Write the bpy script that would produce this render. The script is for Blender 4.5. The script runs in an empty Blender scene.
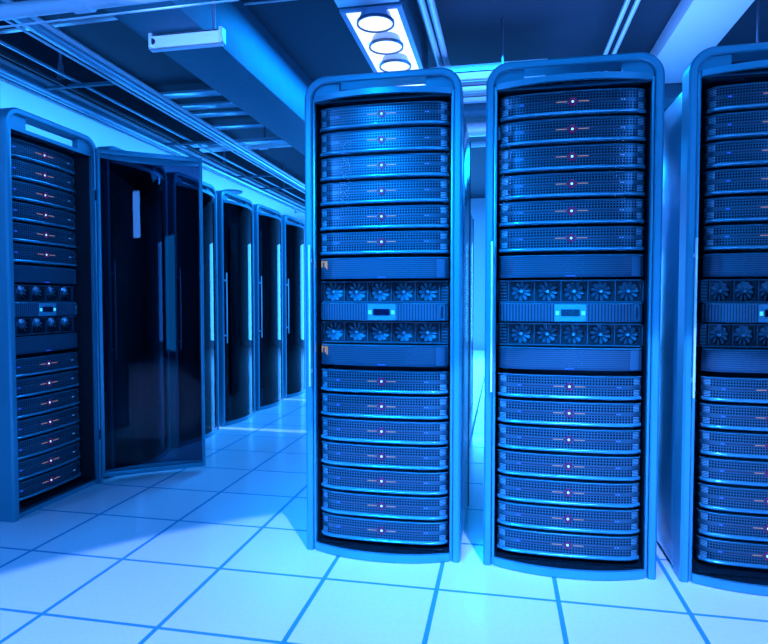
import bpy, bmesh, math, random
from mathutils import Vector, Matrix
random.seed(4)
PI = math.pi
col = bpy.context.scene.collection

# ---------------------------------------------------------------- materials
def mat(name, base, rough=0.4, metal=0.0, spec=0.5, emit=None, estr=0.0, coat=0.0):
    m = bpy.data.materials.new(name); m.use_nodes = True
    b = m.node_tree.nodes['Principled BSDF']
    b.inputs['Base Color'].default_value = (*base, 1)
    b.inputs['Roughness'].default_value = rough
    b.inputs['Metallic'].default_value = metal
    b.inputs['Specular IOR Level'].default_value = spec
    b.inputs['Coat Weight'].default_value = coat
    if emit:
        b.inputs['Emission Color'].default_value = (*emit, 1)
        b.inputs['Emission Strength'].default_value = estr
    return m

def nd(m, t, **kw):
    n = m.node_tree.nodes.new(t)
    for k, v in kw.items(): setattr(n, k, v)
    return n

def mth(m, op, a, b=None):
    n = nd(m, 'ShaderNodeMath', operation=op); L = m.node_tree.links
    for i, v in enumerate((a, b)):
        if v is None: continue
        if isinstance(v, (int, float)): n.inputs[i].default_value = v
        else: L.new(v, n.inputs[i])
    return n.outputs[0]

def cell(m, sock, pitch, off, lo):
    """1 inside the hole band of a repeating cell, else 0"""
    v = mth(m, 'ADD', sock, off)
    v = mth(m, 'DIVIDE', v, pitch)
    v = mth(m, 'FRACT', v)
    return mth(m, 'GREATER_THAN', v, lo)

def grain(m, scale, amt, socket_name='Roughness'):
    """slight mottling so that no surface is perfectly uniform"""
    b = m.node_tree.nodes['Principled BSDF']; L = m.node_tree.links
    tc = nd(m, 'ShaderNodeTexCoord'); nz = nd(m, 'ShaderNodeTexNoise'); nz.inputs['Scale'].default_value = scale
    L.new(tc.outputs['Object'], nz.inputs['Vector'])
    r = b.inputs[socket_name].default_value
    mr = nd(m, 'ShaderNodeMapRange'); mr.inputs['To Min'].default_value = r - amt; mr.inputs['To Max'].default_value = r + amt
    L.new(nz.outputs['Fac'], mr.inputs['Value']); L.new(mr.outputs['Result'], b.inputs[socket_name])

def mix_color(m, fac, c0, c1):
    n = nd(m, 'ShaderNodeMix', data_type='RGBA'); L = m.node_tree.links
    L.new(fac, n.inputs[0]); n.inputs[6].default_value = (*c0, 1); n.inputs[7].default_value = (*c1, 1)
    return n.outputs[2]

M = {}
M['frame'] = mat('frame_paint', (.045, .32, .40), .33, .35)
M['panel'] = mat('panel_paint', (.10, .40, .50), .2, .25)
M['dark'] = mat('dark_metal', (.035, .04, .06), .45, .3)
M['inner'] = mat('inner_black', (.012, .014, .02), .6)
M['lip'] = mat('bezel_rim', (.08, .42, .52), .2, .6)
M['chassis'] = mat('chassis', (.02, .07, .11), .45, .5)
M['bright'] = mat('galvanised', (.7, .82, .86), .3, .25)
M['tray'] = mat('tray_metal', (.32, .58, .68), .26, .5)
M['duct'] = mat('duct_metal', (.03, .15, .20), .6, .1)
grain(M['duct'], 14, .08)
M['ductwhite'] = mat('duct_white', (.8, .86, .9), .5, .05)
M['ceil'] = mat('ceiling_dark', (.010, .03, .05), .75)
M['soffit'] = mat('soffit_white', (.7, .74, .8), .7)
M['wall'] = mat('wall_paint', (.15, .3, .4), .7)
M['slot'] = mat('slot_dark', (.02, .03, .06), .35)
M['blade'] = mat('fan_blade', (.18, .58, .72), .22, .45)
M['fanbox'] = mat('fan_box', (.025, .03, .045), .4, .2)
M['ridge'] = mat('cell_divider', (.06, .2, .28), .3, .5)
M['handle'] = mat('handle_steel', (.85, .92, .95), .22, .25)
M['led'] = mat('led_white', (.5, .7, .9), .3, emit=(.35, .8, 1), estr=1.3)
M['ledblue'] = mat('led_blue', (.05, .1, .5), .3, emit=(.02, .12, 1), estr=.8)
M['ledpale'] = mat('led_pale', (.05, .1, .5), .3, emit=(.08, .45, 1), estr=.75)
M['ledcyan'] = mat('led_cyan', (.1, .5, .8), .3, emit=(.06, .62, 1), estr=1.1)
M['ring'] = mat('ring_red', (.12, .01, .06), .3, emit=(.11, .003, .10), estr=.5)
M['bar'] = mat('bar_amber', (.5, .25, .1), .4, emit=(.36, .17, .13), estr=.9)
M['orange'] = mat('label_orange_glow', (.8, .3, .08), .5, emit=(.5, .13, .03), estr=.6)  # printed marking, no lamp; glow added so the orange holds under blue light
M['screen'] = mat('screen_black', (.004, .008, .03), .12)
M['lampwhite'] = mat('lamp_disc', (.9, .92, 1), .4, emit=(.80, .87, 1), estr=1.15)
M['lightpanel'] = mat('light_panel', (.85, .9, 1), .4, emit=(.78, .86, 1), estr=1.15)
M['lamprim'] = mat('lamp_rim', (.05, .09, .16), .3, .3)
M['drum'] = mat('lamp_drum', (.28, .42, .6), .35)
M['mirror'] = mat('gloss_black', (.03, .10, .14), .10, .85)
M['rod'] = mat('rod_steel', (.2, .26, .34), .35, .6)

# perforated bezel
def perforated():
    m = mat('perforated_bezel', (.1, .1, .1), .36, .35)
    b = m.node_tree.nodes['Principled BSDF']; L = m.node_tree.links
    tc = nd(m, 'ShaderNodeTexCoord'); s = nd(m, 'ShaderNodeSeparateXYZ'); L.new(tc.outputs['Object'], s.inputs[0])
    hx = cell(m, s.outputs[0], .0118, 5, .42); hz = cell(m, s.outputs[2], .0112, 5.003, .40)
    h = mth(m, 'MULTIPLY', hx, hz)
    # plain strip along the middle where the bar and lamp sit, plain rims top and bottom
    z = s.outputs[2]
    a = mth(m, 'GREATER_THAN', mth(m, 'ABSOLUTE', mth(m, 'SUBTRACT', z, .0545)), .0085)
    c = mth(m, 'LESS_THAN', mth(m, 'ABSOLUTE', mth(m, 'SUBTRACT', z, .0545)), .036)
    h = mth(m, 'MULTIPLY', mth(m, 'MULTIPLY', h, a), c)
    L.new(mix_color(m, h, (.035, .135, .185), (.0005, .003, .006)), b.inputs['Base Color'])
    L.new(mth(m, 'ADD', mth(m, 'MULTIPLY', h, .5), .3), b.inputs['Roughness'])
    L.new(mth(m, 'SUBTRACT', .5, mth(m, 'MULTIPLY', h, .5)), b.inputs['Metallic'])
    L.new(mth(m, 'SUBTRACT', .5, mth(m, 'MULTIPLY', h, .45)), b.inputs['Specular IOR Level'])
    return m
M['perf'] = perforated()

def ribbed(name, axis, pitch, duty, c0, c1):
    m = mat(name, c0, .34, .4)
    b = m.node_tree.nodes['Principled BSDF']; L = m.node_tree.links
    tc = nd(m, 'ShaderNodeTexCoord'); s = nd(m, 'ShaderNodeSeparateXYZ'); L.new(tc.outputs['Object'], s.inputs[0])
    h = cell(m, s.outputs[axis], pitch, 5, duty)
    L.new(mix_color(m, h, c0, c1), b.inputs['Base Color'])
    return m
M['louvre'] = ribbed('vent_louvres', 2, .0060, .5, (.25, .65, .78), (.003, .01, .02))
M['hrib'] = ribbed('fine_slats', 2, .0085, .6, (.04, .12, .17), (.02, .06, .09))
M['vrib'] = ribbed('upright_slats', 0, .0125, .62, (.06, .17, .24), (.015, .045, .07))

def floor_material():
    m = mat('floor_tiles', (.5, .5, .5), .2, 0, .5)
    b = m.node_tree.nodes['Principled BSDF']; L = m.node_tree.links
    tc = nd(m, 'ShaderNodeTexCoord'); s = nd(m, 'ShaderNodeSeparateXYZ'); L.new(tc.outputs['Object'], s.inputs[0])
    gx = cell(m, s.outputs[0], .454, 45.4 + .241 - .0095, 1 - .0175 / .454)
    gy = cell(m, s.outputs[1], .4545, 45.45 - 2.2565 + .008, 1 - .015 / .4545)
    # cell() is 1 in the last slice of a cell; offsets above centre that slice on the joints
    g = mth(m, 'MAXIMUM', gx, gy)
    nz = nd(m, 'ShaderNodeTexNoise'); nz.inputs['Scale'].default_value = 60; nz.inputs['Detail'].default_value = 6
    L.new(tc.outputs['Object'], nz.inputs['Vector'])
    mr = nd(m, 'ShaderNodeMapRange'); mr.inputs['To Min'].default_value = .93; mr.inputs['To Max'].default_value = 1.07
    L.new(nz.outputs['Fac'], mr.inputs['Value'])
    c = mix_color(m, g, (.88, .70, .72), (.03, .26, .40))
    mul = nd(m, 'ShaderNodeMix', data_type='RGBA', blend_type='MULTIPLY'); mul.inputs[0].default_value = 1
    L.new(c, mul.inputs[6]); L.new(mr.outputs['Result'], mul.inputs[7])
    L.new(mul.outputs[2], b.inputs['Base Color'])
    L.new(mth(m, 'ADD', mth(m, 'MULTIPLY', g, .4), .17), b.inputs['Roughness'])
    return m
M['floor'] = floor_material()

def glass(name, tint, ior, rough=.02):
    m = bpy.data.materials.new(name); m.use_nodes = True; N = m.node_tree.nodes; L = m.node_tree.links
    N.clear(); out = N.new('ShaderNodeOutputMaterial'); t = N.new('ShaderNodeBsdfTransparent'); g = N.new('ShaderNodeBsdfGlossy')
    g.inputs['Roughness'].default_value = rough; t.inputs[0].default_value = (*tint, 1)
    f = N.new('ShaderNodeFresnel'); f.inputs['IOR'].default_value = ior; mx = N.new('ShaderNodeMixShader')
    L.new(f.outputs[0], mx.inputs[0]); L.new(t.outputs[0], mx.inputs[1]); L.new(g.outputs[0], mx.inputs[2]); L.new(mx.outputs[0], out.inputs[0])
    return m
M['clear'] = glass('clear_glass', (.97, .97, .97), 1.06)
M['shade_tint'] = glass('shade_tint_glass', (.26, .30, .38), 1.4)  # same glass as clear; darker tint stands in for the dimmer left row

# ---------------------------------------------------------------- mesh helpers
def box(bm, x0, x1, y0, y1, z0, z1, bev=0, seg=2):
    r = bmesh.ops.create_cube(bm, size=1)
    for v in r['verts']:
        v.co = Vector((x0 + (v.co.x + .5) * (x1 - x0), y0 + (v.co.y + .5) * (y1 - y0), z0 + (v.co.z + .5) * (z1 - z0)))
    if bev:
        es = list({e for v in r['verts'] for e in v.link_edges})
        bmesh.ops.bevel(bm, geom=es, offset=bev, segments=seg, affect='EDGES', profile=.5)
    return bm

def B(*boxes, bev=0):
    bm = bmesh.new()
    for b in boxes: box(bm, *b, bev=bev)
    return bm

def tube(bm, pts, r, n=12, cap=True):
    """round tube along a polyline"""
    pts = [Vector(p) for p in pts]; rings = []
    for i, p in enumerate(pts):
        d = (pts[min(i + 1, len(pts) - 1)] - pts[max(i - 1, 0)]).normalized()
        up = Vector((0, 0, 1)) if abs(d.z) < .9 else Vector((1, 0, 0))
        a = d.cross(up).normalized(); b = a.cross(d)
        rings.append([bm.verts.new(p + (a * math.cos(2 * PI * k / n) + b * math.sin(2 * PI * k / n)) * r) for k in range(n)])
    for i in range(len(rings) - 1):
        for k in range(n):
            bm.faces.new((rings[i][k], rings[i][(k + 1) % n], rings[i + 1][(k + 1) % n], rings[i + 1][k]))
    if cap:
        bm.faces.new(rings[0][::-1]); bm.faces.new(rings[-1])
    return bm

def sweep(bm, sections, closed_section=True, caps=True, closed_path=False):
    """skin a list of equally long vertex loops"""
    R = [[bm.verts.new(p) for p in s] for s in sections]; n = len(R[0])
    m = len(R)
    for i in range(m if closed_path else m - 1):
        j = (i + 1) % m
        for k in range(n if closed_section else n - 1):
            bm.faces.new((R[i][k], R[i][(k + 1) % n], R[j][(k + 1) % n], R[j][k]))
    if caps and closed_section and not closed_path:
        bm.faces.new(R[0][::-1]); bm.faces.new(R[-1])
    return bm

def lathe(bm, prof, n=20, axis='y', c=(0, 0, 0)):
    """revolve (radius, height) pairs"""
    rings = []
    for r, h in prof:
        ring = []
        for k in range(n):
            a = 2 * PI * k / n
            u, v = r * math.cos(a), r * math.sin(a)
            p = (u, h, v) if axis == 'y' else (u, v, h)
            ring.append(bm.verts.new(Vector(p) + Vector(c)))
        rings.append(ring)
    for i in range(len(rings) - 1):
        for k in range(n):
            bm.faces.new((rings[i][k], rings[i][(k + 1) % n], rings[i + 1][(k + 1) % n], rings[i + 1][k]))
    bm.faces.new(rings[0][::-1]); bm.faces.new(rings[-1])
    return bm

def obj(name, bm, m, parent=None, angle=35):
    bmesh.ops.recalc_face_normals(bm, faces=bm.faces)
    me = bpy.data.meshes.new(name); bm.to_mesh(me); bm.free()
    me.materials.append(M[m] if isinstance(m, str) else m)
    for p in me.polygons: p.use_smooth = True
    me.set_sharp_from_angle(angle=math.radians(angle))
    o = bpy.data.objects.new(name, me); col.objects.link(o)
    if parent: o.parent = parent
    return o

def tag(o, label, cat, group=None, kind=None):
    o['label'] = label; o['category'] = cat
    if group: o['group'] = group
    if kind: o['kind'] = kind
    return o

def empty(name, loc=(0, 0, 0), rz=0):
    o = bpy.data.objects.new(name, None); col.objects.link(o); o.location = loc; o.rotation_euler = (0, 0, rz); o.empty_display_size = .1
    return o

KIDS = {}
def kids(o):
    return [c for c in list(col.objects) if c.parent == o]
def tree(o):
    return (o, [tree(c) for c in kids(o)])
def copy_tree(t, parent=None):
    c = t[0].copy(); col.objects.link(c)
    if parent: c.parent = parent
    for k in t[1]: copy_tree(k, c)
    return c

def structure(name, bm, m):
    o = obj(name, bm, m); o['kind'] = 'structure'; return o

# ---------------------------------------------------------------- the room
CZ = 3.4
structure('floor', B((-7, 5, -4, 13.5, -.1, 0)), 'floor')
structure('ceiling', B((-4.0, 5, -4, 13.5, CZ, CZ + .1)), 'ceil')
structure('trim_1', B((-7, -4.0, -4, 13.5, 2.9, CZ + .1)), 'soffit')       # lower white ceiling over the left side
structure('trim_2', B((-4.0, -3.98, -4, 13.5, 2.905, CZ)), 'ceil')          # its dark upright edge
structure('wall_left', B((-7.1, -7, -4, 13.5, 0, CZ)), 'wall')
structure('wall_right', B((5, 5.1, -4, 13.5, 0, CZ)), 'wall')
structure('wall_back', B((-7, 5, 13.5, 13.6, 0, CZ)), 'soffit')
structure('wall_front', B((-7, 5, -4.1, -4, 0, CZ)), 'wall')

# ---------------------------------------------------------------- rack mounted units
U = .109
YE = .060      # how far behind the front plane the ends of the units sit
HW = .285
def bulge(x, hw=HW, b=.020, e=.026):
    t = min(1, abs(x) / hw)
    return YE - b * (1 - t * t) - e * (1 - t ** 10) 

def xs(hw=HW, n=28):
    out = []
    for i in range(n + 1):
        t = -1 + 2 * i / n
        out.append(hw * math.copysign(1 - (1 - abs(t)) ** 1.5, t))
    return out

def curved_plate(prof, hw=HW, b=.020, e=.026, x0=None, x1=None):
    """prof: closed loop of (outward offset, z), swept along the bowed front"""
    bm = bmesh.new(); X = xs(hw)
    if x0 is not None: X = [x0 + (x1 - x0) * i / 16 for i in range(17)]
    sweep(bm, [[(x, bulge(x, hw, b, e) - o, z) for o, z in prof] for x in X])
    return bm

def make_server():
    r = empty('rack_server')
    ch = bmesh.new(); box(ch, -.265, .265, YE + .002, .62, .008, .098, .003)
    obj('chassis', ch, 'chassis', r)
    obj('bezel', curved_plate([(0, .016), (.003, .020), (.003, .092), (0, .0945), (-.012, .0945), (-.012, .016)]), 'perf', r)
    # glossy rolled rim under the bezel
    pr = []
    for k in range(9):
        a = -PI / 2 + PI * k / 8
        pr.append((.004 + .012 * math.cos(a), .0110 + .0080 * math.sin(a)))
    pr += [(-.012, .019), (-.012, .003)]
    obj('bezel_rim', curved_plate(pr), 'lip', r)
    tp = [(.004, .0945), (.0065, .0965), (.0045, .0985), (-.012, .0985), (-.012, .0945)]
    obj('top_rim', curved_plate(tp), 'lip', r)
    # long groove across the middle
    obj('groove', curved_plate([(.0045, .0515), (.0045, .0575), (.002, .0575), (.002, .0515)], x0=-.195, x1=.195), 'slot', r)
    y = bulge(0) - .004
    bm = bmesh.new(); rings = []
    for i in range(28):
        a = 2 * PI * i / 28; c = Vector((.0135 * math.cos(a), y - .0015, .0545 + .0135 * math.sin(a))); d = Vector((math.cos(a), 0, math.sin(a)))
        rings.append([c + d * .0031 * math.cos(q * PI / 3) + Vector((0, 1, 0)) * .0031 * math.sin(q * PI / 3) for q in range(6)])
    sweep(bm, rings, closed_path=True)
    obj('light_ring', bm, 'ring', r)
    bm = bmesh.new(); lathe(bm, [(.0112, y + .001), (.0112, y - .001)], 20, c=(0, 0, .0545))
    obj('button', bm, 'slot', r)
    bm = bmesh.new(); lathe(bm, [(.0050, y), (.0050, y - .002), (.0036, y - .0036)], 14, c=(0, 0, .0545))
    led = obj('power_light', bm, 'led', r); led['label'] = 'small glowing white light in the ring'
    for s in (-1, 1):
        o = obj('indicator_bar', curved_plate([(.0065, .0535), (.0065, .0560), (.0035, .0560), (.0035, .0535)],
                x0=min(s * .022, s * .063), x1=max(s * .022, s * .063)), 'bar', r)
        o['label'] = 'thin amber indicator bar'
    o = obj('status_light', curved_plate([(.0065, .0520), (.0065, .0560), (.003, .0560), (.003, .0520)], x0=-.205, x1=-.190), 'ledblue', r)
    o['label'] = 'small blue light'
    for a in (.185, .195):
        o = obj('status_light', curved_plate([(.0065, .0530), (.0065, .0562), (.003, .0562), (.003, .0530)], x0=a, x1=a + .006), 'ledpale', r)
    o['label'] = 'small pale light'
    # vent louvres at the two ends where the bezel wraps round
    for s in (-1, 1):
        for zs in ((.0225, .0285, .0345, .0405), (.0665, .0725, .0785, .0845)):
            a, b_ = sorted((s * .252, s * .276))
            X = [a + (b_ - a) * i / 5 for i in range(6)]
            z0, z1 = zs[0] - .001, zs[-1] + .005
            bm = bmesh.new()
            sweep(bm, [[(x, bulge(x) - o_, z_) for o_, z_ in ((.005, z0), (.005, z1), (.002, z1), (.002, z0))] for x in X])
            obj('end_vent', bm, 'louvre', r)
    return r

def make_blank():
    r = empty('filler_panel')
    obj('panel_face', curved_plate([(0, .006), (.003, .010), (.003, .088), (0, .0915), (-.012, .0915), (-.012, .006)]), 'hrib', r)
    obj('panel_rim', curved_plate([(.004, .0905), (.0085, .0935), (.0045, .0965), (-.012, .0965), (-.012, .0905)]), 'lip', r)
    obj('panel_border', curved_plate([(.005, .006), (.005, .017), (.001, .017), (.001, .006)]), 'chassis', r)
    obj('end_border', curved_plate([(.0055, .010), (.0055, .089), (.001, .089), (.001, .010)], x0=.236, x1=.272), 'ridge', r)
    o = obj('status_light', curved_plate([(.0065, .010), (.0065, .0130), (.004, .0130), (.004, .010)], x0=-.018, x1=.018), 'ledblue', r)
    o['label'] = 'thin blue light strip'
    return r

def make_fans(side):
    """side=+1: small vent block at the right end, -1: at the left end"""
    r = empty('fan_tray'); H = .093
    w = .1075; x0 = -.293 if side > 0 else -.245
    yb = .092
    bm = B((-.295, .295, .122, .5, .002, H - .002))
    obj('tray_body', bm, 'fanbox', r)
    bm = B((-.282, .282, yb - .03, .122, .0, .004), (-.282, .282, yb - .03, .122, H - .004, H))
    obj('tray_edge', bm, 'ridge', r)
    for k in range(6):
        x = x0 + k * w
        obj('divider', B((x - .0015, x + .0015, yb - .008, .121, .004, H - .004)), 'ridge', r)
    for k in range(5):
        cx = x0 + (k + .5) * w; cz = H / 2; yf = yb + .004
        bm = bmesh.new()
        # shroud: square plate with a round mouth
        n = 32; inn, out = [], []
        R = .0435; hx = w / 2 - .0025; hz = H / 2 - .0045
        for i in range(n):
            a = 2 * PI * i / n + PI / n; c, s = math.cos(a), math.sin(a)
            q = 1 / max(abs(c) / hx, abs(s) / hz)
            inn.append(bm.verts.new((cx + min(R, q * .985) * c, yf, cz + min(R, q * .985) * s))); out.append(bm.verts.new((cx + q * c, yf, cz + q * s)))
        for i in range(n):
            bm.faces.new((inn[i], inn[(i + 1) % n], out[(i + 1) % n], out[i]))
        ret = bmesh.ops.extrude_face_region(bm, geom=bm.faces[:])
        for v in ret['geom']:
            if isinstance(v, bmesh.types.BMVert): v.co.y += .025
        f = obj('fan', bm, 'fanbox', r)
        bm = bmesh.new(); lathe(bm, [(.0085, yf + .024), (.0085, yf + .002), (.006, yf - .002)], 16, c=(cx, 0, cz))
        obj('hub', bm, 'blade', f)
        ph = random.uniform(0, .6)
        for q in range(10):
            a = 2 * PI * q / 10 + ph; bm = bmesh.new()
            rr = [.0075, .017, .028, .037, .0405]; ww = [.0022, .0048, .0075, .0078, .0045]
            top, bot = [], []
            secs = []
            for ra, wa in zip(rr, ww):
                d = Vector((math.cos(a), 0, math.sin(a))); t = Vector((-math.sin(a), 0, math.cos(a)))
                c = Vector((cx, yf + .010, cz)) + d * ra
                tw = Vector((0, .006, 0))
                secs.append([c - t * wa - tw, c + t * wa + tw, c + t * wa + tw + Vector((0, .0015, 0)), c - t * wa - tw + Vector((0, .0015, 0))])
            sweep(bm, secs)
            obj('blade', bm, 'blade', f)
    vx = (.250, .282) if side > 0 else (-.282, -.250)
    obj('vent_block', B((vx[0], vx[1], yb, .121, .004, H - .004)), 'fanbox', r)
    bm = bmesh.new()
    for k in range(6):
        z = .010 + k * .0135
        box(bm, vx[0] + .003, vx[1] - .003, yb - .003, yb + .002, z, z + .004)
    obj('vent_bars', bm, 'ridge', r)
    return r

def make_control():
    r = empty('control_panel'); H = .080
    obj('panel_face', curved_plate([(0, .002), (.003, .004), (.003, H - .004), (0, H - .002), (-.012, H - .002), (-.012, .002)]), 'vrib', r)
    obj('panel_edge', curved_plate([(.0045, H - .005), (.0060, H - .003), (.0035, H), (-.012, H), (-.012, H - .005)]), 'lip', r)
    obj('centre_plate', curved_plate([(.006, .005), (.006, H - .006), (.001, H - .006), (.001, .005)], x0=-.062, x1=.062), 'panel', r)
    d = obj('display', curved_plate([(.0095, .026), (.0095, .054), (.004, .054), (.004, .026)], x0=-.036, x1=.036), 'screen', r)
    d['label'] = 'small black display'
    for s in (-1, 1):
        a, b_ = sorted((s * .044, s * .057))
        o = obj('indicator_light', curved_plate([(.009, .031), (.009, .047), (.004, .047), (.004, .031)], x0=a, x1=b_), 'ledcyan', r)
        o['label'] = 'square cyan light'
    a, b_ = .247, .272
    obj('end_latch', curved_plate([(.009, .006), (.009, H - .008), (.002, H - .008), (.002, .006)], x0=a, x1=b_), 'lip', r)
    obj('latch_slot', curved_plate([(.010, .014), (.010, H - .016), (.006, H - .016), (.006, .014)], x0=a + .007, x1=b_ - .007), 'slot', r)
    return r

PROTO = {}
for k, f in (('server', make_server), ('blank', make_blank), ('fanR', lambda: make_fans(1)), ('fanL', lambda: make_fans(-1)), ('control', make_control)):
    PROTO[k] = tree(f())
used = set()
def place(kind, rack, z, label, cat, group):
    if kind in used: o = copy_tree(PROTO[kind])
    else: o = PROTO[kind][0]; used.add(kind)
    o.location = Vector((rack.location.x, rack.location.y, z))
    o.rotation_euler = rack.rotation_euler
    if rack.get('recess'): o.location -= rack.rotation_euler.to_matrix() @ Vector((0, -rack['recess'], 0))
    if rack.get('narrow'): o.scale.x = .84; o.location.x -= .010
    return tag(o, label, cat, group)

NTH = ['topmost', 'second', 'third', 'fourth', 'fifth', 'sixth']
def fill(rack, where, fans, note=''):
    for k in range(6):
        z = 1.861 - k * U
        pos = 'topmost' if k == 0 else NTH[k] + ' from top'
        place('server', rack, z, f'server with ringed light, {pos} in {where}', 'server', 'servers in the upper half of the racks')
    place('blank', rack, 1.207, f'finely slatted filler panel above the fans of {where}', 'filler panel', 'filler panels around the fan trays')
    place(fans, rack, 1.110, f'upper row of five small fans in {where}', 'fan tray', 'fan trays at mid height')
    place('control', rack, 1.028, f'control panel with black display in {where}', 'control panel', 'control panels between the fan rows')
    place(fans, rack, .930, f'lower row of five small fans in {where}', 'fan tray', 'fan trays at mid height')
    place('blank', rack, .828, f'finely slatted filler panel under the fans of {where}', 'filler panel', 'filler panels around the fan trays')
    for k in range(7):
        z = .055 + k * .1095
        pos = 'lowest' if k == 0 else NTH[k] + ' from bottom' if k < 6 else 'seventh from bottom'
        place('server', rack, z, f'server with ringed light, {pos} in {where}', 'server', 'servers in the lower half of the racks')

# ---------------------------------------------------------------- racks
W2 = .3425; TOP = 2.09; RAD = .095; DEP = .70
def hoop_section(px, pz, nx, nz, y0, y1, w):
    """rounded rectangular band section; (nx,nz) points inward"""
    c = .008
    a = [(0, y0 + c), (c, y0), (w - c * .6, y0), (w, y0 + c * .6), (w, y1), (0, y1)]
    return [(px + nx * d, y, pz + nz * d) for d, y in a]

def hoop(w=.032, y0=0.0, y1=.095, W=W2, top=TOP, rad=RAD):
    bm = bmesh.new(); S = []
    S.append(hoop_section(-W, 0, 1, 0, y0, y1, w))
    for k in range(11):
        a = PI - (PI / 2) * k / 10
        S.append(hoop_section(-W + rad + rad * math.cos(a), top - rad + rad * math.sin(a), -math.cos(a), -math.sin(a), y0, y1, w))
    for k in range(11):
        a = PI / 2 - (PI / 2) * k / 10
        S.append(hoop_section(W - rad + rad * math.cos(a), top - rad + rad * math.sin(a), -math.cos(a), -math.sin(a), y0, y1, w))
    S.append(hoop_section(W, 0, -1, 0, y0, y1, w))
    return sweep(bm, S)

def dbulge(x, hw, b=.062):
    t = min(1, abs(x) / hw)
    return -b * (1 - t ** 2.2)

def door_strip(hw, z0, z1, th=.018, b=.062, n=24, off=0, pow_=0):
    bm = bmesh.new(); S = []
    for i in range(n + 1):
        x = -hw + 2 * hw * i / n; y = dbulge(x, hw, b) + off
        S.append([(x, y, z0), (x, y, z1), (x, y + th, z1), (x, y + th, z0)])
    return sweep(bm, S)

def wedge_strip(hw, z0, z1, yb, n=24, b=.062, rim=.004):
    """shelf-like lip: bowed at the front, straight at the back"""
    bm = bmesh.new(); S = []
    for i in range(n + 1):
        x = -hw + 2 * hw * i / n; y = dbulge(x, hw, b)
        S.append([(x, y + rim, z0), (x, y, z0 + rim), (x, y, z1 - rim), (x, y + rim, z1), (x, yb, z1), (x, yb, z0)])
    return sweep(bm, S)

def make_rack(name, loc, rz, label, door='closed', glassm='clear', group='server racks', backrow=False):
    r = tag(empty(name, loc, rz), label, 'server rack', group)
    obj('front_frame', hoop(), 'frame', r)
    for s in (-1, 1):
        a, b_ = sorted((s * (W2 - .034), s * .297))
        obj('post', B((a, b_, .010, .030, 0, 1.995), bev=.002), 'frame', r)
        a, b_ = sorted((s * (W2 - .004), s * (W2 - .020)))
        obj('side_panel', B((a, b_, .095, DEP, .015, 1.96), bev=.004), 'panel', r)
        a, b_ = sorted((s * (W2 - .001), s * (W2 - .03)))
        obj('rear_post', B((a, b_, DEP, DEP + .035, 0, 1.97), bev=.004), 'dark', r)
    obj('back_panel', B((-W2 + .03, W2 - .03, DEP, DEP + .02, .02, 1.96)), 'inner', r)
    # roof, curved down at both sides
    bm = bmesh.new(); S = []
    P = []
    W = W2 - .004; t = 2.0
    for k in range(7): a = PI - PI / 2 * k / 6; P.append((-W + .06 + .06 * math.cos(a), t - .06 + .06 * math.sin(a)))
    for k in range(7): a = PI / 2 - PI / 2 * k / 6; P.append((W - .06 + .06 * math.cos(a), t - .06 + .06 * math.sin(a)))
    P += [(W - .012, t - .06), (W - .05, t - .018), (-W + .05, t - .018), (-W + .012, t - .06)]
    sweep(bm, [[(x, y, z) for x, z in P] for y in (.092, DEP + .03)])
    obj('roof', bm, 'panel', r)
    # header between hoop and opening with an open grip slot
    hb = bmesh.new()
    box(hb, -.30, .30, .018, .075, 1.976, 1.997)
    for s in (-1, 1):
        a, b_ = sorted((s * .19, s * .305)); box(hb, a, b_, .02, .055, 1.997, 2.062)
    obj('header', hb, 'frame', r)
    obj('plinth', B((-.30, .30, .02, DEP, .0, .025), bev=.002), 'frame', r)
    obj('floor_plate', B((-.297, .297, .018, .5, .0365, .0395)), 'mirror', r)
    obj('ceiling_plate', B((-.297, .297, .012, .5, 1.971, 1.9755)), 'mirror', r)
    obj('inner_wall', B((-.309, -.2975, .031, DEP, .04, 1.975), (.2975, .309, .031, DEP, .04, 1.975)), 'inner', r)
    if door == 'closed':
        d = obj('door', door_strip(.298, 1.978, 2.002, .016), 'frame', r)
        d['label'] = 'bowed glass door'
        obj('bottom_rail', door_strip(.298, .003, .036, .014), 'frame', d)
        obj('sill', wedge_strip(.297, .026, .030, .018, b=.058, rim=.001), 'mirror', d)
        obj('head_plate', wedge_strip(.297, 1.982, 1.986, .018, b=.058, rim=.001), 'mirror', d)
        obj('glass', door_strip(.296, .036, 1.978, .004), glassm, d)
        bm = bmesh.new(); box(bm, -.318, -.309, -.030, -.020, .74, 1.36, .003); box(bm, -.317, -.310, -.022, .004, .80, .815); box(bm, -.317, -.310, -.022, .004, 1.285, 1.30)
        h = obj('handle', bm, 'handle', d); h['label'] = 'long slim steel door handle'
    return r

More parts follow.
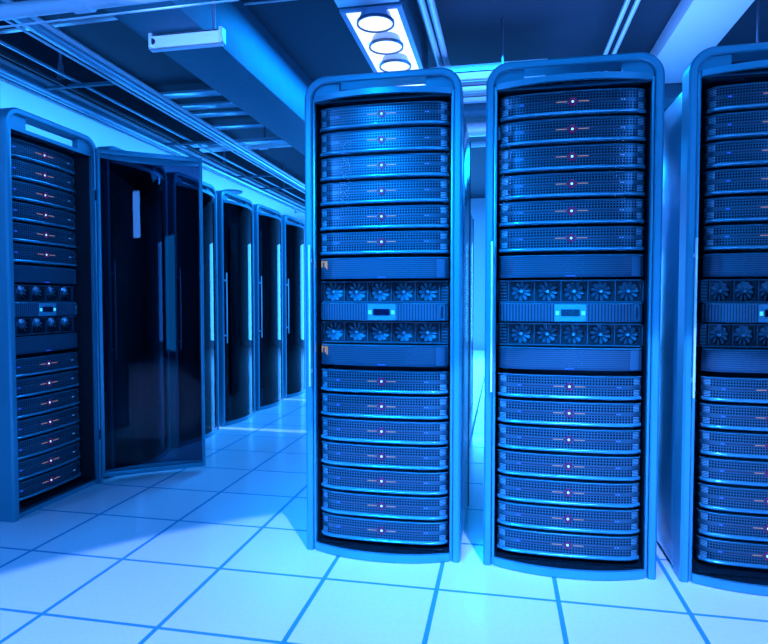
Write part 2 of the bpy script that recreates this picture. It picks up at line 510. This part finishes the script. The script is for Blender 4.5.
def open_door(parent, hinge_x, width, ang):
    """flat rectangular frame with bowed glass; hinged at (hinge_x, 0) of the rack's front plane"""
    c, s = math.cos(ang), math.sin(ang)
    T = Matrix.Translation((hinge_x, -.004, 0)) @ Matrix.Rotation(ang, 4, 'Z')
    def add(name, bm, m, par, base=None):
        bmesh.ops.transform(bm, matrix=T, verts=bm.verts)
        return obj(name, bm, m, par)
    w = .020; z0, z1 = .035, 2.03
    bm = bmesh.new()
    # door runs along local +x from the hinge; outer face towards +y after opening
    box(bm, 0, w, -.012, .020, z0, z1, .003); box(bm, width - w, width, -.012, .020, z0, z1, .003)
    box(bm, w, width - w, -.012, .020, z0, z0 + .030, .002); box(bm, w, width - w, -.012, .020, z1 - .030, z1, .002)
    d = add('door', bm, 'frame', parent); d['label'] = 'open bowed glass door swung into the aisle'
    hw = (width - 2 * w) / 2; cx = width / 2
    def bowed(za, zb, th, b, off):
        bm = bmesh.new(); S = []
        for i in range(25):
            x = -hw + 2 * hw * i / 24; y = -dbulge(x, hw, b) + off
            S.append([(cx + x, y, za), (cx + x, y, zb), (cx + x, y + th, zb), (cx + x, y + th, za)])
        return sweep(bm, S)
    add('glass', bowed(z0 + .03, z1 - .03, .004, .062, .018), 'shade_tint', d)
    def shelf(za, zb):
        bm = bmesh.new(); S = []
        for i in range(25):
            x = -hw + 2 * hw * i / 24; y = -dbulge(x, hw, .064) + .024
            S.append([(cx + x, y, za), (cx + x, y, zb), (cx + x, y - .012, zb), (cx + x, y - .012, za)])
        return sweep(bm, S)
    add('top_rail', shelf(z1 - .05, z1 - .012), 'frame', d)
    add('bottom_rail', shelf(z0 + .012, z0 + .034), 'frame', d)
    bm = bmesh.new(); box(bm, width - .022, width - .012, .045, .055, .74, 1.36, .003); box(bm, width - .021, width - .013, .018, .047, .8, .815); box(bm, width - .021, width - .013, .018, .047, 1.285, 1.3)
    add('handle', bm, 'handle', d)
    bm = bmesh.new()
    for z in (.3, 1.75): lathe(bm, [(.008, z - .03), (.008, z + .03)], 12, axis='z', c=(-.004, 0, 0))
    add('hinge', bm, 'dark', d)
    return d

FY = 2.49
rk1 = make_rack('server_rack', (-.511, FY, 0), 0, 'tall blue rack with closed bowed door, left of the narrow gap')
rk2 = make_rack('server_rack', (.272, FY, 0), 0, 'tall blue rack with closed bowed door, right of the narrow gap')
rk3 = make_rack('server_rack', (1.0440, FY, 0), 0, 'tall blue rack cut off by the right edge of the photo')
rk3['narrow'] = 1; rk3['recess'] = .045
fill(rk1, 'the rack left of the gap', 'fanR')
fill(rk2, 'the rack right of the gap', 'fanL')
fill(rk3, 'the rack at the right edge', 'fanL')
# orange markings only on the rack left of the gap
for z, w in ((1.207, 'above'), (.828, 'under')):
    o = empty('label_marking', (rk1.location.x, FY, z))
    for a, b_, c, d in ((-.283, -.277, .058, .086), (-.277, -.268, .079, .086), (-.264, -.258, .058, .086), (-.255, -.249, .050, .086)):
        obj('stroke', curved_plate([(.0062, c), (.0062, d), (.003, d), (.003, c)], x0=a, x1=b_), 'orange', o)
    tag(o, f'small orange marking on the filler panel {w} the fans, rack left of the gap', 'marking', 'orange markings')

LX = -2.40; PIT = .765
rk0 = make_rack('server_rack', (LX, 2.508 + W2, 0), PI / 2, 'leftmost rack standing open with its servers showing', door='open')
rk0['recess'] = .068
fill(rk0, 'the open leftmost rack', 'fanL')
open_door(rk0, .318, .612, -math.radians(54.4))
names = ['dark glass door rack seen through the open door of the leftmost rack',
         'dark glass door rack half hidden behind the right edge of the open door',
         'dark glass door rack in left row, first fully seen beyond the open door',
         'dark glass door rack in left row, between two others, second last in sight',
         'farthest dark glass door rack in the left row, beside the big right rack edge']
for k in range(5):
    make_rack('server_rack', (LX, 2.50 + W2 + PIT * (k + 1), 0), PI / 2, names[k], glassm='shade_tint', group='closed racks along the left aisle')
# racks farther back, seen through the narrow gap
make_rack('server_rack', (-.60, 3.80, 0), 0, 'rack behind the front row, near one seen edge-on in the narrow gap', glassm='shade_tint', group='racks behind the front row')
make_rack('server_rack', (-.64, 5.60, 0), 0, 'rack behind the front row, far one seen edge-on in the narrow gap', glassm='shade_tint', group='racks behind the front row')

# ---------------------------------------------------------------- overhead: ducts
def duct(name, x0, x1, y0, y1, z0, z1, m, label, joints):
    r = tag(empty(name, ((x0 + x1) / 2, y0, z0)), label, 'air duct')
    cx, dx, L, H = (x0 + x1) / 2, (x1 - x0) / 2, y1 - y0, z1 - z0
    obj('duct_body', B((-dx, dx, 0, L, 0, H), bev=.004), m, r)
    for y in joints:
        obj('flange', B((-dx - .012, dx + .012, y - y0 - .012, y - y0 + .012, -.012, H)), m, r)
    return r
duct('air_duct', -2.42, -1.955, .5, 11, 2.91, 3.395, 'duct', 'large square blue air duct running along the ceiling over the left aisle', ())
duct('air_duct', 1.315, 1.74, .5, 6.3, 3.24, 3.395, 'ductwhite', 'flat pale air duct on the ceiling above the rightmost rack', ())

# trapeze bracket under the left duct
t = tag(empty('duct_bracket', (-2.07, 3.64, 2.80)), 'bright metal bracket hanging under the large left duct', 'bracket')
obj('channel', B((-.27, .25, 0, .012, 0, .095), (-.27, .25, 0, .08, .083, .095), (-.27, .25, 0, .05, 0, .008), bev=.002), 'ductwhite', t)
for x in (-.265, .243):
    obj('end_plate', B((x, x + .022, -.012, .05, .01, .105), bev=.002), 'bright', t)
bm = bmesh.new(); tube(bm, [(.19, .03, .05), (.19, .03, .59)], .011)
obj('hanger_rod', bm, 'rod', t)
bm = bmesh.new(); tube(bm, [(-.24, -.01, .05), (-.24, .03, .05)], .02)
obj('bolt', bm, 'dark', t)

# ---------------------------------------------------------------- ceiling light with three round lamps
r = tag(empty('ceiling_light', (-.885, 3.95, 3.09)), 'white ceiling light with three round lamps above the gap side rack', 'ceiling light')
obj('housing', B((-.215, .205, 0, 1.5, .004, .30), bev=.004), 'duct', r)
obj('edge_frame', B((-.215, -.180, 0, 1.5, -.012, .004), (.178, .213, 0, 1.5, -.012, .004), (-.18, .178, 0, .03, -.012, .004)), 'drum', r)
obj('diffuser', B((-.180, .178, .03, 1.49, -.006, .003)), 'lightpanel', r)
for y in (.06, .44, .82):
    bm = bmesh.new(); lathe(bm, [(.100, -.006), (.108, -.03), (.122, -.06), (.122, -.068)], 32, axis='z', c=(.02, y + .02, 0))
    l = obj('lamp', bm, 'drum', r)
    bm = bmesh.new(); rs = []
    for i in range(40):
        a = 2 * PI * i / 40
        rs.append([Vector((.02 + q * math.cos(a), y + .02 + q * math.sin(a), z)) for q, z in ((.118, -.064), (.130, -.064), (.130, -.082), (.118, -.082))])
    sweep(bm, rs, closed_path=True); obj('rim', bm, 'lamprim', l)
    bm = bmesh.new(); lathe(bm, [(.1175, -.069), (.1175, -.0735)], 32, axis='z', c=(.02, y + .02, 0)); obj('lens', bm, 'lampwhite', l)
r = tag(empty('ceiling_panel', (-.885, 2.55, 3.09)), 'pale ceiling housing in front of the three lamp light', 'ceiling housing')
obj('housing', B((-.215, .205, 0, 1.37, 0, .30), bev=.004), 'ductwhite', r)

# ---------------------------------------------------------------- pipes, trays and rods
def pipe(name, pts, rad, m, label, cat='pipe', rings=(), group=None, n=14):
    p0 = Vector(pts[0]); o = tag(empty(name, p0), label, cat, group)
    bm = bmesh.new(); tube(bm, [Vector(p) - p0 for p in pts], rad, n); obj('pipe_run', bm, m, o)
    for q, k in rings:
        q = Vector(q) - p0; d = (Vector(pts[1]) - p0).normalized()
        bm = bmesh.new(); tube(bm, [q - d * k, q + d * k], rad * 1.28, n); obj('coupling', bm, m, o)
    return o
pipe('ceiling_pipe', [(-.585, 2.4, 3.20), (-.555, 5.55, 3.20)], .026, 'bright', 'left pipe of the pair ending beside the three lamp light', rings=[((-.556, 5.45, 3.2), .09)])
pipe('ceiling_pipe', [(-.515, 2.4, 3.20), (-.490, 5.55, 3.20)], .026, 'bright', 'right pipe of the pair ending beside the three lamp light', rings=[((-.491, 5.45, 3.2), .09)])
pipe('ceiling_pipe', [(.845, 2.4, 3.22), (.855, 8.0, 3.22)], .018, 'bright', 'left one of two thin bright pipes over the rack right of the gap')
pipe('ceiling_pipe', [(.915, 2.4, 3.22), (.925, 8.0, 3.22)], .018, 'bright', 'right one of two thin bright pipes over the rack right of the gap')
pipe('ceiling_pipe', [(-3.95, 2.81, 2.68), (-1.3, 2.77, 2.68)], .040, 'bright', 'thick bright pipe crossing the top left corner', rings=[((-2.17, 2.785, 2.68), .05)])
pipe('ceiling_pipe', [(-3.95, 2.84, 2.617), (-1.3, 2.80, 2.617)], .006, 'bright', 'thin conduit just below the thick pipe in the top left corner')
pipe('ceiling_pipe', [(-3.95, 3.99, 3.20), (-2.74, 3.955, 3.20)], .016, 'bright', 'short thin pipe ending behind the thick top left pipe')
pipe('ceiling_pipe', [(-1.95, 4.3, 3.38), (-.95, 4.3, 3.38)], .009, 'bright', 'thin conduit across the ceiling between left duct and ceiling light')
pipe('ceiling_pipe', [(-1.95, 6.0, 3.38), (-1.2, 6.0, 3.38)], .012, 'bright', 'short far conduit on the ceiling beside the large duct')

# cable tray over the left row: two rails with rungs
t = tag(empty('cable_tray', (-2.84, 2.3, 2.75)), 'long two rail cable tray hanging above the left row of racks', 'cable tray')
def rail(x0, x1, w, h, y0=2.3, y1=12.0):
    bm = bmesh.new(); L = y1 - y0; ox = x0 + 2.84
    S = []
    # rolled channel: round upper tube, flat web and a thin lower flange
    for k, (x, y) in enumerate(((ox, 0), (ox + (x1 - x0), L))):
        S.append([(x + w * a, y, h * b) for a, b in ((-.5, 0), (-.5, .75), (-.3, 1), (.1, 1), (.3, .8), (.3, .55), (.42, .5), (.5, .35), (.5, .12), (.4, 0))])
    return sweep(bm, S)
def rail_lip(x0, x1, dz, rad, y0=2.3, y1=12.0):
    bm = bmesh.new(); tube(bm, [(x0 + 2.84, 0, dz), (x1 + 2.84, y1 - y0, dz)], rad, 10); return bm
a = obj('rail', rail(-2.76, -2.96, .075, .085), 'tray', t); obj('rail_edge', rail_lip(-2.795, -2.995, -.022, .008), 'bright', a)
obj('rail_tube', rail_lip(-2.73, -2.93, .05, .020), 'bright', a)
a = obj('rail', rail(-3.53, -3.63, .085, .10), 'tray', t); obj('rail_edge', rail_lip(-3.56, -3.665, -.022, .009), 'bright', a)
obj('rail_tube', rail_lip(-3.50, -3.60, .075, .018), 'bright', a)
obj('cable', rail_lip(-3.20, -3.32, .05, .012), 'tray', t)
obj('cable', rail_lip(-3.30, -3.42, .03, .016), 'dark', t)
for k in (1, 3, 5, 6):
    y = .9 + k * .85
    obj('rung', B((-.66 - .01 * k, -.06 - .015 * k, y, y + .03, .012, .034)), 'duct', t)
obj('hook', B((-.775, -.755, 7.7, 7.74, -.09, .0), (-.775, -.70, 7.7, 7.74, -.09, -.07)), 'bright', t)

def rod(x, y, z0, z1, rad, label, foot=True):
    o = tag(empty('hanger_rod', (x, y, z0)), label, 'hanger rod', 'rods hanging from the ceiling')
    bm = bmesh.new(); tube(bm, [(0, 0, 0), (0, 0, z1 - z0)], rad, 10); obj('rod_shaft', bm, 'rod', o)
    if foot:
        bm = bmesh.new(); lathe(bm, [(rad * 2.2, 0), (rad * 2.2, .03), (rad * 1.3, .12)], 12, axis='z'); obj('clamp', bm, 'rod', o)
    return o
rod(-3.30, 3.98, 2.80, 3.39, .012, 'rod crossing down to the cable tray in the top left corner')
rod(-3.56, 7.2, 2.85, 3.39, .012, 'rod on the cable tray above the second closed left rack')
rod(-3.58, 9.4, 2.85, 3.39, .014, 'farthest rod on the cable tray beside the front rack edge')
rod(-2.75, 6.6, 3.0, 3.39, .01, 'short rod under the dark slats left of the large duct', False)
rod(-.01, 4.95, 3.02, 3.39, .010, 'thin upright rod above the narrow gap', False)
rod(1.86, 4.95, 2.95, 3.39, .010, 'thin upright rod at the top right corner', False)

# slats across the dark ceiling on the left
for k, (y, z, x1) in enumerate(((5.72, 3.28, -2.75), (6.05, 3.26, -2.7), (6.45, 3.3, -2.6), (6.9, 3.28, -2.5))):
    o = obj('ceiling_slat', B((-3.75, x1, y, y + .14, z, z + .03), bev=.003), 'tray')
    tag(o, ['nearest of four metal slats across the dark ceiling left of the large duct', 'second nearest metal slat across the dark ceiling left of the large duct',
            'third nearest metal slat across the dark ceiling left of the large duct', 'farthest of four metal slats left of the large duct'][k], 'slat', 'metal slats on the dark ceiling')
pipe('ceiling_pipe', [(-3.75, 6.95, 3.03), (-2.3, 6.88, 3.03)], .045, 'bright', 'thick bright pipe crossing behind the cable tray, with a round coupling', rings=[((-2.9, 6.91, 3.03), .05)])
pipe('ceiling_pipe', [(-3.75, 7.3, 3.17), (-2.2, 7.3, 3.17)], .03, 'bright', 'thinner bright pipe above the crossing pipe behind the cable tray')
o = obj('cross_beam', B((-3.9, -2.3, 6.5, 6.62, 2.96, 3.0)), 'tray'); tag(o, 'thin flat beam crossing above the far end of the cable tray', 'beam')

# cross trays and pipes seen above the gap
for k, (y, d, z, l) in enumerate(((5.06, .24, 3.03, 'nearest bright metal tray crossing above the narrow gap'),
                                 (5.39, .20, 3.03, 'middle bright metal tray crossing above the narrow gap'),
                                 (5.68, .20, 3.03, 'farthest bright metal tray crossing above the narrow gap'))):
    o = empty('cable_tray', (0, y, z)); tag(o, l, 'cable tray', 'trays crossing above the gap')
    obj('tray_floor', B((-.62, .35, .01, d - .01, .01, .02)), 'bright', o)
    obj('side_rail', B((-.62, .35, 0, .012, 0, .06), (-.62, .35, 0, .03, 0, .006)), 'bright', o)
    obj('side_rail', B((-.62, .35, d - .012, d, 0, .06), (-.62, .35, d - .03, d, 0, .006)), 'tray', o)
pipe('ceiling_pipe', [(-.62, 6.25, 2.89), (1.2, 6.25, 2.89)], .075, 'bright', 'fat bright pipe crossing high behind the narrow gap', n=28)
pipe('ceiling_pipe', [(-.62, 6.9, 2.90), (1.2, 6.9, 2.90)], .03, 'bright', 'thin pipe crossing just behind the fat pipe above the gap')
o = obj('cross_beam', B((-.62, 1.2, 5.95, 6.12, 2.98, 3.1)), 'duct'); tag(o, 'broad blue beam crossing behind the narrow gap', 'beam')
o = obj('cross_beam', B((1.0, 2.2, 6.35, 6.7, 3.12, 3.3)), 'duct'); tag(o, 'blue beam across the far end of the pale right duct', 'beam')

# speaker disc on the low white ceiling
r = tag(empty('ceiling_speaker', (-4.34, 9.05, 2.9)), 'flat round disc on the white ceiling above the closed left racks', 'ceiling speaker')
bm = bmesh.new(); lathe(bm, [(.16, 0), (.16, -.02), (.13, -.035)], 28, axis='z'); obj('disc', bm, 'duct', r)
bm = bmesh.new(); lathe(bm, [(.02, -.03), (.02, -.06)], 12, axis='z'); obj('knob', bm, 'dark', r)

# ---------------------------------------------------------------- lights
BL = (.003, .265, 1.0)
WH = (.12, .285, 1.0)
def area(name, loc, rot, sx, sy, power, color=(.003, .265, 1.0), spread=180):
    l = bpy.data.lights.new(name, 'AREA'); l.shape = 'RECTANGLE'; l.size = sx; l.size_y = sy; l.energy = power; l.color = color; l.spread = math.radians(spread)
    o = bpy.data.objects.new(name, l); col.objects.link(o); o.location = loc; o.rotation_euler = rot
    return o
def spot(name, loc, tgt, power, half, blend=.05, size=.02, color=BL):
    l = bpy.data.lights.new(name, 'SPOT'); l.energy = power; l.spot_size = math.radians(2 * half); l.spot_blend = blend; l.shadow_soft_size = size; l.color = color
    o = bpy.data.objects.new(name, l); col.objects.link(o); o.location = loc
    o.rotation_euler = (Vector(tgt) - Vector(loc)).to_track_quat('-Z', 'Y').to_euler()
    return o
spot('downlight', (.6, .3, 3.3), (.6, .3, 0), 1500, 43.7, .03, color=WH)
CB = (.03, .30, 1.0)
area('unseen_lamp', (-3.4, -1.2, 2.6), (math.radians(80), 0, math.radians(-40)), .8, .8, 95, color=(.05, .27, 1))
area('unseen_lamp', (3.2, -1.2, 2.6), (math.radians(80), 0, math.radians(40)), .8, .8, 50, color=(.05, .27, 1))
area('unseen_lamp', (1.0, -3.9, 1.25), (math.radians(90), 0, 0), 1.4, 2.2, 60)  # unseen panel added for dim fill and a reflected band in the open door
area('room_light', (.1, .9, 3.3), (0, 0, 0), 1.6, .8, 40)
spot('added_spot', (-1.2, -.5, 3.1), (-.4, 2.49, .8), 2100, 18, .9, .15, color=BL)  # unseen spot added to brighten the rack left of the gap
spot('added_spot', (-1.0, 1.2, 2.6), (-2.07, 3.64, 2.87), 500, 8, .6, .05, color=WH)  # unseen spot added to brighten the duct bracket
spot('rear_light', (-5.6, 4.755, 2.5), (-1.7, 4.755, 0), 2200, 11, .3, .02, color=WH)
spot('rear_light', (-5.6, 6.285, 2.5), (-1.7, 6.285, 0), 2200, 11, .3, .02, color=WH)
area('aisle_light', (-1.5, 5.5, 3.3), (0, 0, 0), .5, 2.5, 110)
area('aisle_light', (-1.5, 10, 3.3), (0, 0, 0), .8, 2.5, 260, color=CB)
area('cove_light', (-4.7, 3.5, 1.9), (PI, 0, 0), .3, 5.0, 85, color=CB)
area('cove_light', (-4.7, 9.0, 1.9), (PI, 0, 0), .3, 5.0, 85, color=CB)
area('centre_light', (-.1, 4.6, 3.1), (0, 0, 0), .8, .6, 60)
area('centre_light', (.1, 9.5, 3.3), (0, 0, 0), 1.6, 2.0, 200)
area('end_light', (-1.2, 13.3, 1.3), (math.radians(-90), 0, 0), 2.6, 2.2, 230, color=CB)
area('added_uplight', (-.15, 5.4, 2.45), (PI, 0, 0), .9, .9, 9, color=WH)  # unseen panel added to brighten the trays above the gap
spot('added_spot', (.36, 5.9, 3.2), (.705, 2.75, 1.3), 8000, 6, 1.0, .08, color=WH)  # unseen grazing spot added for a bright patch on the rightmost rack's side
area('added_uplight', (.9, 4.6, 2.2), (PI, 0, 0), 1.6, 1.2, 32, color=WH)  # added out of sight behind the racks to brighten the pale right duct

w = bpy.data.worlds.new('world'); bpy.context.scene.world = w; w.use_nodes = True
w.node_tree.nodes['Background'].inputs[0].default_value = (.02, .12, .6, 1); w.node_tree.nodes['Background'].inputs[1].default_value = .05

# ---------------------------------------------------------------- camera
cd = bpy.data.cameras.new('camera'); cam = bpy.data.objects.new('camera', cd); col.objects.link(cam)
cd.sensor_width = 36; cd.lens = 590 / 768 * 36; cd.clip_start = .05
cam.location = (0, 0, 1.12)
yaw = math.atan(118 / 590); pitch = math.atan(22 / 590)
cam.rotation_euler = (PI / 2 - pitch, 0, yaw)
sc = bpy.context.scene; sc.camera = cam
sc.view_settings.view_transform = 'Standard'; sc.view_settings.look = 'None'; sc.view_settings.gamma = 1; sc.view_settings.exposure = 0.1
sc.view_settings.use_curve_mapping = False
